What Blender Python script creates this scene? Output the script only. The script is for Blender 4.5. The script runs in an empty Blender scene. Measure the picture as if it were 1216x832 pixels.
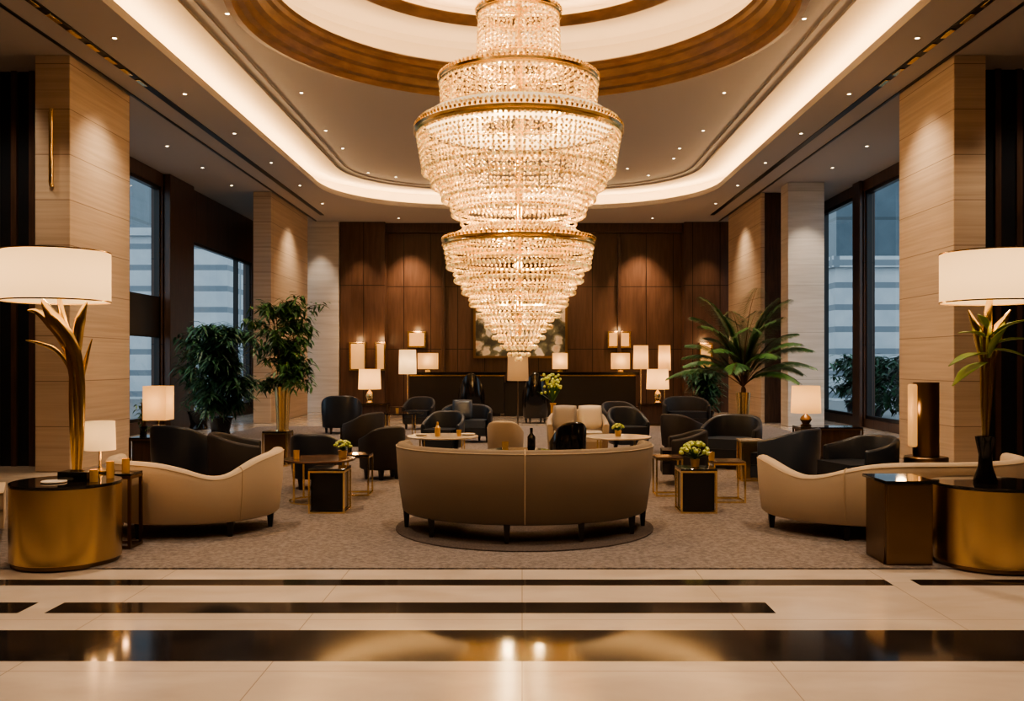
import bpy, bmesh, math, random
from mathutils import Vector, Matrix
random.seed(7)
F=1100.0; CX=620.0; CY=430.0; H=1.5
def WX(px,d): return (px-CX)*d/F
def WZ(py,d): return H-(py-CY)*d/F
R=math.radians
PI=math.pi
SC=bpy.context.scene
COL=SC.collection
try: SC.view_settings.look='AgX - Medium High Contrast'
except Exception: pass

# ------------------------------------------------------------ materials
def mat(name,col,rough=.5,metal=0.,spec=.5,noise=None,bump=None,emit=None,es=0.,coat=0.,sheen=0.):
    m=bpy.data.materials.new(name); m.use_nodes=True
    nt=m.node_tree; b=nt.nodes['Principled BSDF']
    b.inputs['Base Color'].default_value=(*col,1)
    b.inputs['Roughness'].default_value=rough
    b.inputs['Metallic'].default_value=metal
    b.inputs['Specular IOR Level'].default_value=spec
    b.inputs['Coat Weight'].default_value=coat
    b.inputs['Sheen Weight'].default_value=sheen
    if emit:
        b.inputs['Emission Color'].default_value=(*emit,1); b.inputs['Emission Strength'].default_value=es
    if noise or bump:
        tc=nt.nodes.new('ShaderNodeTexCoord'); mp=nt.nodes.new('ShaderNodeMapping')
        nt.links.new(tc.outputs['Object'],mp.inputs['Vector'])
    if noise:
        col2,scale,stretch=noise
        mp.inputs['Scale'].default_value=stretch
        n=nt.nodes.new('ShaderNodeTexNoise'); n.inputs['Scale'].default_value=scale; n.inputs['Detail'].default_value=6
        nt.links.new(mp.outputs[0],n.inputs['Vector'])
        r=nt.nodes.new('ShaderNodeValToRGB')
        r.color_ramp.elements[0].position=.35; r.color_ramp.elements[0].color=(*col,1)
        r.color_ramp.elements[1].position=.65; r.color_ramp.elements[1].color=(*col2,1)
        nt.links.new(n.outputs['Fac'],r.inputs['Fac']); nt.links.new(r.outputs['Color'],b.inputs['Base Color'])
    if bump:
        n2=nt.nodes.new('ShaderNodeTexNoise'); n2.inputs['Scale'].default_value=bump[0]; n2.inputs['Detail'].default_value=3
        nt.links.new(tc.outputs['Object'],n2.inputs['Vector'])
        bp=nt.nodes.new('ShaderNodeBump'); bp.inputs['Strength'].default_value=bump[1]; bp.inputs['Distance'].default_value=.01
        nt.links.new(n2.outputs['Fac'],bp.inputs['Height']); nt.links.new(bp.outputs[0],b.inputs['Normal'])
    return m

def tile_mat(name,c1,c2,mortar,bw,bh,plane,rough,msize=.004,noise_scale=2.,stretch=(1,1,1),offset=0.,amt=1.,spec=.5,emit=0):
    m=bpy.data.materials.new(name); m.use_nodes=True
    nt=m.node_tree; b=nt.nodes['Principled BSDF']; L=nt.links.new
    tc=nt.nodes.new('ShaderNodeTexCoord'); sep=nt.nodes.new('ShaderNodeSeparateXYZ'); L(tc.outputs['Object'],sep.inputs[0])
    cmb=nt.nodes.new('ShaderNodeCombineXYZ')
    if plane=='xy': L(sep.outputs[0],cmb.inputs[0]); L(sep.outputs[1],cmb.inputs[1])
    else:
        ad=nt.nodes.new('ShaderNodeMath'); L(sep.outputs[0],ad.inputs[0]); L(sep.outputs[1],ad.inputs[1])
        L(ad.outputs[0],cmb.inputs[0]); L(sep.outputs[2],cmb.inputs[1])
    br=nt.nodes.new('ShaderNodeTexBrick'); br.offset=offset
    br.inputs['Scale'].default_value=1; br.inputs['Brick Width'].default_value=bw; br.inputs['Row Height'].default_value=bh
    br.inputs['Mortar Size'].default_value=msize; br.inputs['Mortar Smooth'].default_value=.1
    L(cmb.outputs[0],br.inputs['Vector'])
    mp=nt.nodes.new('ShaderNodeMapping'); mp.inputs['Scale'].default_value=stretch; L(tc.outputs['Object'],mp.inputs[0])
    n=nt.nodes.new('ShaderNodeTexNoise'); n.inputs['Scale'].default_value=noise_scale; n.inputs['Detail'].default_value=8; n.inputs['Distortion'].default_value=.4
    L(mp.outputs[0],n.inputs['Vector'])
    r=nt.nodes.new('ShaderNodeValToRGB'); r.color_ramp.elements[0].position=.3; r.color_ramp.elements[1].position=.7
    r.color_ramp.elements[0].color=(*c1,1); r.color_ramp.elements[1].color=(*c2,1); L(n.outputs['Fac'],r.inputs[0])
    mx=nt.nodes.new('ShaderNodeMix'); mx.data_type='RGBA'
    L(br.outputs['Fac'],mx.inputs[0]); L(r.outputs['Color'],mx.inputs[6]); mx.inputs[7].default_value=(*mortar,1)
    L(mx.outputs[2],b.inputs['Base Color']); b.inputs['Roughness'].default_value=rough; b.inputs['Specular IOR Level'].default_value=spec
    return m

def emis(name,col,s):
    m=bpy.data.materials.new(name); m.use_nodes=True; nt=m.node_tree; nt.nodes.clear()
    o=nt.nodes.new('ShaderNodeOutputMaterial'); e=nt.nodes.new('ShaderNodeEmission')
    e.inputs[0].default_value=(*col,1); e.inputs[1].default_value=s; nt.links.new(e.outputs[0],o.inputs[0]); return m
def shade_mat(name,col,em,es):
    m=bpy.data.materials.new(name); m.use_nodes=True; nt=m.node_tree; nt.nodes.clear(); L=nt.links.new
    o=nt.nodes.new('ShaderNodeOutputMaterial'); d=nt.nodes.new('ShaderNodeBsdfDiffuse'); t=nt.nodes.new('ShaderNodeBsdfTranslucent')
    mx=nt.nodes.new('ShaderNodeMixShader'); e=nt.nodes.new('ShaderNodeEmission'); ad=nt.nodes.new('ShaderNodeAddShader')
    d.inputs[0].default_value=(*col,1); t.inputs[0].default_value=(*col,1); mx.inputs[0].default_value=.5
    e.inputs[0].default_value=(*em,1); e.inputs[1].default_value=es
    L(d.outputs[0],mx.inputs[1]); L(t.outputs[0],mx.inputs[2]); L(mx.outputs[0],ad.inputs[0]); L(e.outputs[0],ad.inputs[1]); L(ad.outputs[0],o.inputs[0]); return m

M_marble=tile_mat('cream_marble',(.47,.385,.31),(.60,.505,.42),(.32,.25,.2),1.25,.9,'xy',.16,.003,1.3,(1,2,1),0,spec=.5)
M_darkmarble=mat('dark_marble',(.012,.010,.010),.09,noise=((.027,.020,.017),2.5,(1,1,1)),spec=.42)
M_trav=tile_mat('travertine',(.44,.34,.255),(.57,.46,.36),(.23,.17,.125),4.2,.62,'v',.45,.006,1.6,(.35,.35,14),0)
M_palestone=tile_mat('pale_stone',(.50,.46,.42),(.62,.58,.54),(.34,.31,.28),3.,1.1,'v',.5,.005,2.,(.5,.5,8),0)
M_wood=tile_mat('dark_walnut_panel',(.070,.038,.027),(.112,.063,.044),(.014,.008,.006),.82,1.9,'v',.32,.012,2.2,(6,6,.6),0)
M_wood2=mat('walnut',(.052,.029,.021),.3,noise=((.088,.049,.035),3.,(8,8,.8)))
M_cornice=mat('cornice_wood',(.16,.095,.058),.3,noise=((.24,.148,.092),3.,(1,1,4)))
M_ceil=mat('ceiling_plaster',(.47,.445,.455),.8)
M_soff=mat('soffit_plaster',(.44,.412,.412),.75)
M_cream_ceil=mat('dome_plaster',(.76,.66,.52),.8)
M_slot=mat('slot_black',(.008,.007,.006),.4)
M_carpet=mat('carpet',(.125,.10,.092),.95,noise=((.265,.22,.20),28.,(1,1,1)),bump=(260,.8),spec=.1,sheen=.2)
M_rug=mat('round_rug',(.075,.058,.052),.95,noise=((.125,.10,.09),60.,(1,1,1)),bump=(220,.8),spec=.1)
M_gold=mat('brushed_gold',(.70,.50,.26),.27,1.,noise=((.60,.42,.21),6.,(1,1,.1)))
M_goldp=mat('polished_gold',(.97,.74,.38),.2,1.)
M_bronze=mat('dark_bronze',(.22,.145,.085),.3,1.)
M_black=mat('black_lacquer',(.008,.007,.007),.12)
M_glassdark=mat('smoked_glass_top',(.012,.010,.009),.06,coat=.2,spec=.4)
M_leg=mat('ebony_leg',(.015,.010,.008),.35)
M_slat=mat('night_glass_panel',(.014,.017,.022),.15)
M_cream=mat('cream_fabric',(.52,.405,.285),.85,bump=(350,.4),sheen=.15)
M_tan=mat('tan_fabric',(.195,.14,.088),.75,bump=(350,.4),sheen=.1)
M_creamp=mat('cream_piping',(.50,.38,.25),.7)
M_leather=mat('charcoal_leather',(.018,.022,.031),.34,bump=(90,.15),spec=.5)
M_brownf=mat('espresso_fabric',(.028,.023,.022),.5,bump=(250,.4),spec=.35)
M_bluel=mat('slate_leather',(.038,.050,.074),.32,bump=(90,.15),spec=.5)
M_white=mat('ivory_cloth',(.58,.50,.40),.8,bump=(250,.3))
M_beige=mat('beige_cloth',(.36,.28,.20),.8,bump=(250,.3))
M_greyc=mat('grey_cushion',(.26,.225,.20),.8,bump=(250,.4))
M_leaf=mat('leaf_green',(.030,.095,.028),.45,noise=((.08,.20,.06),5.,(1,1,1)))
M_leafd=mat('leaf_dark',(.018,.068,.036),.45,noise=((.05,.14,.065),5.,(1,1,1)))
M_lime=mat('flower_lime',(.38,.48,.08),.6,noise=((.62,.66,.22),30.,(1,1,1)))
M_trunk=mat('trunk',(.10,.055,.03),.8)
M_candle=mat('candle_glow',(.9,.6,.3),.4,emit=(1,.5,.15),es=3)
M_glassy=mat('amber_glass',(.5,.3,.1),.08,0.,coat=.5)
M_shade=shade_mat('lamp_shade_linen',(.86,.72,.52),(1,.68,.33),.36)
M_shades=shade_mat('lamp_shade_warm',(.82,.58,.32),(1,.54,.18),.38)
M_sconce=mat('sconce_glow',(.6,.4,.2),.8,emit=(1,.50,.16),es=.45)
M_lens=emis('downlight_lens',(1,.78,.5),14)
M_cove=emis('cove_strip',(1,.64,.31),30)
M_cove2=emis('dome_strip',(1,.66,.35),17)
M_frost=mat('frosted_glass',(.9,.85,.75),.4,emit=(1,.78,.45),es=.8)
M_conc=tile_mat('tower_facade',(.56,.59,.62),(.70,.71,.72),(.25,.28,.31),4.,1.0,'v',.5,.14,1.)
M_conc2=tile_mat('tower_facade_dark',(.085,.12,.145),(.12,.16,.19),(.06,.085,.10),7.,3.4,'v',.3,.10,1.)
M_pave=mat('paving',(.2,.2,.2),.8)

# crystal beads: lit glow and sparkle painted in as noise-varied emission
M_cry_glow=bpy.data.materials.new('crystal'); M_cry_glow.use_nodes=True
nt=M_cry_glow.node_tree; b=nt.nodes['Principled BSDF']
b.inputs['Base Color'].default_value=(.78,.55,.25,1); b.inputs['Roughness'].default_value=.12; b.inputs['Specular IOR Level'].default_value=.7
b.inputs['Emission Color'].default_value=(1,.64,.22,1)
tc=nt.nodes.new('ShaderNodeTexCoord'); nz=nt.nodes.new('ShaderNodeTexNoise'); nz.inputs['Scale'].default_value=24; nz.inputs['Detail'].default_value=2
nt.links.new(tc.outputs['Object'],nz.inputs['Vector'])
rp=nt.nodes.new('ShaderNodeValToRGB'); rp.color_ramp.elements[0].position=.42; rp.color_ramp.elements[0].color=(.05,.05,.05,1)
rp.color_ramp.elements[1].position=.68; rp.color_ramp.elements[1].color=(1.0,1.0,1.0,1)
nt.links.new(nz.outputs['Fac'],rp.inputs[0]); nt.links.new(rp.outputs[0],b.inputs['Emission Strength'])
# glass pane
M_glass=bpy.data.materials.new('window_glass'); M_glass.use_nodes=True; nt=M_glass.node_tree; nt.nodes.clear()
o=nt.nodes.new('ShaderNodeOutputMaterial'); mx=nt.nodes.new('ShaderNodeMixShader'); t=nt.nodes.new('ShaderNodeBsdfTransparent'); g=nt.nodes.new('ShaderNodeBsdfGlossy')
t.inputs[0].default_value=(.74,.83,.88,1); g.inputs['Roughness'].default_value=.02; mx.inputs[0].default_value=.14
nt.links.new(t.outputs[0],mx.inputs[1]); nt.links.new(g.outputs[0],mx.inputs[2]); nt.links.new(mx.outputs[0],o.inputs[0])
# art
M_art=bpy.data.materials.new('floral_canvas'); M_art.use_nodes=True; nt=M_art.node_tree; b=nt.nodes['Principled BSDF']; L=nt.links.new
tc=nt.nodes.new('ShaderNodeTexCoord'); vo=nt.nodes.new('ShaderNodeTexVoronoi'); vo.inputs['Scale'].default_value=3.4
nz=nt.nodes.new('ShaderNodeTexNoise'); nz.inputs['Scale'].default_value=6; mxv=nt.nodes.new('ShaderNodeMix'); mxv.data_type='RGBA'; mxv.inputs[0].default_value=.2
L(tc.outputs['Object'],nz.inputs['Vector']); L(tc.outputs['Object'],mxv.inputs[6]); L(nz.outputs['Color'],mxv.inputs[7]); L(mxv.outputs[2],vo.inputs['Vector'])
rp=nt.nodes.new('ShaderNodeValToRGB'); e=rp.color_ramp.elements
e[0].position=.0; e[0].color=(.8,.55,.3,1); e[1].position=.66; e[1].color=(.07,.07,.05,1)
x=e.new(.34); x.color=(.88,.80,.66,1); x=e.new(.46); x.color=(.20,.20,.13,1)
L(vo.outputs['Distance'],rp.inputs[0]); L(rp.outputs[0],b.inputs['Base Color']); b.inputs['Roughness'].default_value=.6

# ------------------------------------------------------------ geometry builder
class G:
    def __init__(s): s.v=[]; s.f=[]; s.m=[]
    def add(s,vs,fs,mi=0):
        o=len(s.v); s.v+= [tuple(v) for v in vs]; s.f+=[tuple(i+o for i in f) for f in fs]; s.m+=[mi]*len(fs); return s
    def box(s,x0,x1,y0,y1,z0,z1,mi=0):
        v=[(x0,y0,z0),(x1,y0,z0),(x1,y1,z0),(x0,y1,z0),(x0,y0,z1),(x1,y0,z1),(x1,y1,z1),(x0,y1,z1)]
        return s.add(v,[(0,3,2,1),(4,5,6,7),(0,1,5,4),(1,2,6,5),(2,3,7,6),(3,0,4,7)],mi)
    def cbox(s,cx,cy,cz,sx,sy,sz,mi=0): return s.box(cx-sx/2,cx+sx/2,cy-sy/2,cy+sy/2,cz-sz/2,cz+sz/2,mi)
    def lathe(s,prof,n=48,cx=0,cy=0,mi=0,closed=False):
        vs=[];fs=[];k=len(prof)
        for i in range(n):
            a=2*math.pi*i/n
            for r,z in prof: vs.append((cx+r*math.cos(a),cy+r*math.sin(a),z))
        for i in range(n):
            j=(i+1)%n
            for q in range(k-1+(1 if closed else 0)):
                q2=(q+1)%k
                fs.append((i*k+q,j*k+q,j*k+q2,i*k+q2))
        return s.add(vs,fs,mi)
    def cyl(s,cx,cy,z0,z1,r,n=40,mi=0,e=.0):
        if e<=0: return s.lathe([(0.0001,z0),(r,z0),(r,z1),(0.0001,z1)],n,cx,cy,mi)
        return s.lathe([(0.0001,z0),(r-e,z0),(r,z0+e),(r,z1-e),(r-e,z1),(0.0001,z1)],n,cx,cy,mi)
    def tube(s,path,radii,n=8,mi=0,flat=1.0):
        P=[Vector(p) for p in path]; vs=[];fs=[]
        if not isinstance(radii,(list,tuple)): radii=[radii]*len(P)
        ref=Vector((0,1,0))
        for i,p in enumerate(P):
            t=(P[min(i+1,len(P)-1)]-P[max(i-1,0)]).normalized()
            rr=ref if abs(t.dot(ref))<.95 else Vector((1,0,0))
            a=t.cross(rr).normalized(); b_=t.cross(a).normalized()
            for k in range(n):
                an=2*math.pi*k/n; vs.append(p+a*math.cos(an)*radii[i]+b_*math.sin(an)*radii[i]*flat)
        for i in range(len(P)-1):
            for k in range(n):
                k2=(k+1)%n; fs.append((i*n+k,i*n+k2,(i+1)*n+k2,(i+1)*n+k))
        fs.append(tuple(range(n))[::-1]); fs.append(tuple((len(P)-1)*n+k for k in range(n)))
        return s.add(vs,fs,mi)
    def leaf(s,p,d,L,W,droop=.3,mi=0,ns=4,fold=.25):
        p=Vector(p); d=Vector(d).normalized(); up=Vector((0,0,1))
        sd=d.cross(up); sd=Vector((1,0,0)) if sd.length<.05 else sd.normalized()
        nn=sd.cross(d).normalized(); vs=[];fs=[]
        for i in range(ns+1):
            t=i/ns; c=p+d*L*t-up*(droop*L*t*t); w=W*.5*math.sin(math.pi*min(.97,max(.04,t**.8)))
            vs+=[c-sd*w+nn*w*fold,c,c+sd*w+nn*w*fold]
        for i in range(ns):
            fs+=[(i*3,i*3+1,i*3+4,i*3+3),(i*3+1,i*3+2,i*3+5,i*3+4)]
        return s.add(vs,fs,mi)
    def obj(s,name,mats,parent=None,smooth=True,bevel=0,loc=(0,0,0),rot=0,ang=38,bseg=2):
        me=bpy.data.meshes.new(name); me.from_pydata(s.v,[],s.f)
        if not isinstance(mats,(list,tuple)): mats=[mats]
        for m in mats: me.materials.append(m)
        me.polygons.foreach_set('material_index',s.m); me.validate(); me.update()
        bm=bmesh.new(); bm.from_mesh(me)
        if len(s.v)<60000: bmesh.ops.remove_doubles(bm,verts=bm.verts,dist=.00005)
        if len(s.v)<60000: bmesh.ops.recalc_face_normals(bm,faces=bm.faces)
        bm.to_mesh(me); bm.free()
        if smooth:
            me.shade_smooth(); me.set_sharp_from_angle(angle=R(ang))
        o=bpy.data.objects.new(name,me); COL.objects.link(o); o.location=loc; o.rotation_euler=(0,0,rot)
        if parent: o.parent=parent
        if bevel:
            b=o.modifiers.new('bevel','BEVEL'); b.width=bevel; b.segments=bseg; b.limit_method='ANGLE'; b.angle_limit=R(50)
        return o
def tag(o,label,cat,group=None):
    o['label']=label; o['category']=cat
    if group: o['group']=group
    return o
def struct(o): o['kind']='structure'; return o
def root(name,label,cat,loc=(0,0,0),rot=0,group=None):
    e=bpy.data.objects.new(name,None); e.empty_display_size=.1; COL.objects.link(e); e.location=loc; e.rotation_euler=(0,0,rot)
    return tag(e,label,cat,group)
def light(name,typ,loc,power,col=(1,.72,.45),size=.05,parent=None,target=None,spot=70,blend=.6):
    l=bpy.data.lights.new(name,typ); l.energy=power; l.color=col
    if typ=='AREA': l.size=size
    else: l.shadow_soft_size=size
    if typ=='SPOT': l.spot_size=R(spot); l.spot_blend=blend
    o=bpy.data.objects.new(name,l); COL.objects.link(o); o.location=loc
    if target is not None: o.rotation_euler=(Vector(target)-Vector(loc)).to_track_quat('-Z','Y').to_euler()
    if parent: o.parent=parent
    return o

# ------------------------------------------------------------ SHELL
CZ=5.7; YB=28.2; XL=-8.0; XR=7.9; YF=-4.0
g=G()
xs=[-9,-3.02,-2.86,1.52,2.5,2.68,9]; ys=[YF-.2,4.65,5.19,5.54,5.79,6.23,6.40,6.71,YB+.2]
def dark(i,j):
    y=(ys[j]+ys[j+1])/2; x=(xs[i]+xs[i+1])/2
    if 4.65<y<5.19: return True
    if 5.54<y<5.79: return x<-3.02 or -2.86<x<1.52
    if 6.23<y<6.40: return x<2.5 or x>2.68
    return False
for i in range(len(xs)-1):
    for j in range(len(ys)-1):
        g.add([(xs[i],ys[j],0),(xs[i+1],ys[j],0),(xs[i+1],ys[j+1],0),(xs[i],ys[j+1],0)],[(0,1,2,3)],1 if dark(i,j) else 0)
g2=[(-9,YF-.2,0),(9,YF-.2,0),(9,YB+.2,0),(-9,YB+.2,0)]
g.add([(x,y,-.2) for x,y,z in g2],[(3,2,1,0)],0)
struct(g.obj('floor',[M_marble,M_darkmarble],smooth=False))
c=G().box(-6.1,5.8,6.71,21.6,0,.012).obj('carpet',M_carpet,smooth=False)
tag(c,'taupe speckled wall-to-wall style lounge carpet','carpet')
c=G().cyl(WX(623,8.3),8.42,.012,.022,1.16,72).obj('round_rug',M_rug)
tag(c,'dark taupe round rug beneath the curved sofa','rug')

def side_wall(name,x0,x1,wins,ps,matl):
    g=G(); y=YF
    for (a,b_,z0,z1) in wins:
        g.box(x0,x1,y,a,0,CZ); g.box(x0,x1,a,b_,0,z0); g.box(x0,x1,a,b_,z1,CZ); y=b_
    g.box(x0,x1,y,YB,0,CZ)
    return struct(g.obj(name,matl,smooth=False))
LW=[(15.2,20.6,.25,5.4),(22.2,27.4,.25,4.45)]
RW=[(16.6,21.4,.2,5.45),(21.9,27.2,.2,5.45)]
side_wall('wall_left',XL-.25,XL,LW,None,M_wood)
side_wall('wall_right',XR,XR+.25,RW,None,M_wood)
k=1
def window(x,y0,y1,z0,z1,sx,bars_y,bars_z):
    global k
    g=G(); w=.07
    g.box(x-.06,x+.06,y0,y0+w,z0,z1); g.box(x-.06,x+.06,y1-w,y1,z0,z1); g.box(x-.06,x+.06,y0,y1,z0,z0+w); g.box(x-.06,x+.06,y0,y1,z1-w,z1)
    for b_,bw in bars_y: g.box(x-.06,x+.06,b_-bw,b_+bw,z0,z1)
    for b_,bw in bars_z: g.box(x-.06,x+.06,y0,y1,b_-bw,b_+bw)
    g.add([(x,y0,z0),(x,y1,z0),(x,y1,z1),(x,y0,z1)],[(0,1,2,3)],1)
    struct(g.obj('window_%d'%k,[M_leg,M_glass],smooth=False)); k+=1
window(XL-.1,*LW[0],1,[(17.9,.06)],[(2.5,.45)])
window(XL-.1,*LW[1],1,[(26.2,.04)],[])
window(XR+.1,*RW[0],-1,[(18.9,.05)],[])
window(XR+.1,*RW[1],-1,[(24.4,.05)],[])
struct(G().box(XL-.25,XR+.25,YB,YB+.25,0,CZ+2).obj('wall_back',M_wood,smooth=False))
struct(G().box(XL-.25,XR+.25,YF-.25,YF,0,CZ).obj('wall_front',M_wood,smooth=False))
g=G()
g.box(-5.45,-4.1,27.7,YB,0,CZ-.001); struct(g.obj('trim_1',M_wood,smooth=False,bevel=.01))
g=G(); g.box(4.85,6.2,27.7,YB,0,CZ-.001); struct(g.obj('trim_2',M_wood,smooth=False,bevel=.01))
g=G(); g.box(-4.1,4.85,27.95,YB,CZ-.28,CZ-.001); g.box(-4.1,4.85,28.0,YB,0,.16)
for xx in (-2.4,2.95): g.box(xx-.05,xx+.05,28.08,YB,.16,CZ-.28)
struct(g.obj('trim_3',M_wood2,smooth=False,bevel=.01))

# ceiling ------------------------------------------------
OX0,OX1,OY0,OY1,RC=-4.88,4.75,0.6,25.4,3.3
def rrect(off,z,n=14):
    x0,x1,y0,y1=OX0-off,OX1+off,OY0-off,OY1+off; r=RC+off; pts=[]
    for cx,cy,a0 in ((x1-r,y1-r,0),(x0+r,y1-r,90),(x0+r,y0+r,180),(x1-r,y0+r,270)):
        for i in range(n+1):
            a=R(a0+90*i/n); pts.append((cx+r*math.cos(a),cy+r*math.sin(a),z))
    return pts
def bridge(g,A,B,mi=0):
    n=len(A); vs=list(A)+list(B); g.add(vs,[(i,(i+1)%n,n+(i+1)%n,n+i) for i in range(n)],mi)
def fill(name,loops,matl):
    bm=bmesh.new(); ed=[]
    for lp in loops:
        vs=[bm.verts.new(p) for p in lp]
        for i in range(len(vs)): ed.append(bm.edges.new((vs[i],vs[(i+1)%len(vs)])))
    bmesh.ops.triangle_fill(bm,use_beauty=True,use_dissolve=False,edges=ed)
    me=bpy.data.meshes.new(name); bm.to_mesh(me); bm.free(); me.materials.append(matl)
    o=bpy.data.objects.new(name,me); COL.objects.link(o); return o
def circ(cx,cy,r,z,n=96): return [(cx+r*math.cos(2*math.pi*i/n),cy+r*math.sin(2*math.pi*i/n),z) for i in range(n)]
DX,DY=WX(614,12.5),12.5; ZM=6.22
soff=fill('ceiling',[[(XL-.25,YF-.25,CZ),(XR+.25,YF-.25,CZ),(XR+.25,YB+.25,CZ),(XL-.25,YB+.25,CZ)],rrect(0,CZ)],M_soff)
struct(soff)
g=G()
bridge(g,rrect(0,CZ),rrect(0,CZ+.12)); bridge(g,rrect(0,CZ+.12),rrect(.5,CZ+.12)); bridge(g,rrect(.5,CZ+.12),rrect(.5,ZM-.07),1)
bridge(g,rrect(.5,ZM-.07),rrect(-.45,ZM-.07),1); bridge(g,rrect(-.45,ZM-.07),rrect(-.45,ZM-.03),0); bridge(g,rrect(-.45,ZM-.03),rrect(-.62,ZM-.03),0); bridge(g,rrect(-.62,ZM-.03),rrect(-.62,ZM),0)
struct(g.obj('trim_4',[M_soff,M_cream_ceil],smooth=False))
o=fill('ceiling_raised',[rrect(-.62,ZM),circ(DX,DY,3.78,ZM)],M_ceil); o.name='trim_5'; struct(o)
g=G(); bridge(g,rrect(.16,CZ+.14),rrect(.30,CZ+.14)); o=g.obj('cove_light_strip',M_cove,smooth=False)
tag(o,'warm linear light strip hidden in the ceiling cove','light strip')
prof=[(3.80,6.22),(3.80,6.10),(3.70,6.08),(3.66,6.16),(3.58,6.18),(3.54,6.28),(3.46,6.31),(3.42,6.42),(3.36,6.44),(3.34,6.50),(3.30,6.54),(3.34,6.57),(3.85,6.57),(3.85,6.22)]
struct(G().lathe(prof,96,DX,DY,closed=True).obj('trim_6',M_cornice,ang=25))
g=G().lathe([(3.84,6.55),(3.84,6.98),(3.78,7.08),(3.6,7.12),(2.86,7.12)],96,DX,DY,0)
g.lathe([(2.66,7.1),(2.66,7.14),(3.1,7.14),(3.1,7.4),(0.001,7.4)],96,DX,DY,0)
struct(g.obj('trim_7',M_cream_ceil,ang=25))
struct(G().lathe([(2.90,7.13),(2.88,7.04),(2.80,7.01),(2.72,7.04),(2.64,7.12),(2.64,7.14)],96,DX,DY,closed=True).obj('trim_8',M_cornice,ang=25))
o=G().lathe([(3.5,6.60),(3.62,6.60)],96,DX,DY).obj('dome_light_strip',M_cove2); tag(o,'warm circular light strip hidden above dome cornice','light strip')
o=G().lathe([(2.8,7.17),(2.9,7.17)],96,DX,DY).obj('dome_light_strip',M_cove2); tag(o,'warm circular light strip hidden above inner dome ring','light strip')
for n_,sx,i in (('l',-5.70,9),('r',5.42,10)):
    struct(G().box(sx-.055,sx+.055,8,26.4,CZ-.012,CZ+.01).obj('trim_%d'%i,M_slot,smooth=False))
    for q in range(7):
        yy=10.6+q*.52
        o=G().box(sx-.035,sx+.035,yy,yy+.3,CZ-.03,CZ-.012).obj('track_spotlight',M_goldp,bevel=.006)
        tag(o,'small brass track light in black ceiling slot','light','ceiling track lights')
for i,sx in ((11,-6.12),(12,5.86)):
    struct(G().box(sx-.02,sx+.02,8,27.5,CZ-.02,CZ+.01).obj('trim_%d'%i,M_leg,smooth=False))
def downlight_base():
    r=root('downlight','small round recessed ceiling downlight, lit','downlight',(0,0,0),0,'recessed ceiling downlights')
    a=G().lathe([(.028,-.004),(.05,-.006),(.055,0.0),(.028,0.0)],20,closed=True).obj('trim_ring',M_white,r)
    b_=G().cyl(0,0,-.003,0.001,.03,16).obj('lens',M_lens,r)
    return r,[a,b_]
pos=[]
for px,py in ((270,16),(358,110),(387,155),(407,176),(437,205),(860,110),(835,155),(807,176),(800,188),(770,208),(955,22),(470,210),(745,200)):
    d=(ZM-H)*F/(430-py); pos.append((WX(px,d),d,ZM-.002))
for yy in (9.5,12,14.5,17,19.5,22,24.5): pos.append((-5.28,yy,CZ-.002)); pos.append((5.12,yy,CZ-.002))
for xx in (-3.6,-1.2,1.4,3.8): pos.append((xx,27.0,CZ-.002))
for yy in (16.,18.,20.,22.): pos.append((-6.9,yy,CZ-.002)); pos.append((6.7,yy,CZ-.002))
base,parts=downlight_base(); base.location=pos[0]
for p in pos[1:]:
    r=base.copy(); COL.objects.link(r); r.location=p
    for q in parts:
        c=q.copy(); COL.objects.link(c); c.parent=r

# ------------------------------------------------------------ COLUMNS
def column(x0,x1,y0,y1,m,label):
    g=G().box(x0,x1,y0,y1,0,CZ-.001); o=g.obj('column',m,smooth=False,bevel=.012); tag(o,label,'column'); return o
column(-6.66,-6.18,12.66,14.6,M_trav,'tall square beige travertine column with fine horizontal joints')
column(5.90,6.34,12.66,14.5,M_trav,'tall square beige travertine column with fine horizontal joints')
column(-6.62,-6.18,22.8,26.7,M_trav,'tall square beige travertine column with fine horizontal joints')
column(5.90,6.0,22.9,26.5,M_trav,'slim beige travertine column beside dark panelling')
column(6.0,6.6,22.95,26.5,M_wood2,'dark walnut clad column')
column(6.20,7.05,21.6,22.2,M_palestone,'pale stone column beside the tall window')
column(-6.9,-5.47,27.6,YB-.002,M_palestone,'pale stone pier meeting the walnut wall')
column(-7.98,-7.84,20.65,22.15,M_wood2,'dark walnut pier between windows')
column(7.8,7.88,21.42,21.88,M_wood2,'dark walnut pier between windows')
def screen(x0,x1,y,m):
    r=root('wall_screen','dark walnut slatted screen between column and wall','screen',(0,0,0))
    G().box(x0,x1,y,y+.08,0,CZ-.002).obj('panel',M_slat,r,smooth=False)
    g=G(); n=5
    for i in range(n):
        xx=x0+(x1-x0)*(i+.5)/n; g.box(xx-.04,xx+.04,y-.05,y,0,CZ-.002)
    g.obj('slat_front',m,r,smooth=False)
    return r
screen(-7.98,-6.68,13.4,M_wood2); screen(6.36,7.88,13.3,M_wood2)
o=G().tube([(-6.42,12.64,3.9),(-6.42,12.62,3.95),(-6.42,12.62,4.9),(-6.42,12.64,4.95)],.03,10).obj('wall_sconce',M_goldp); tag(o,'slim vertical brass wall sconce on stone column','wall lamp')

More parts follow.
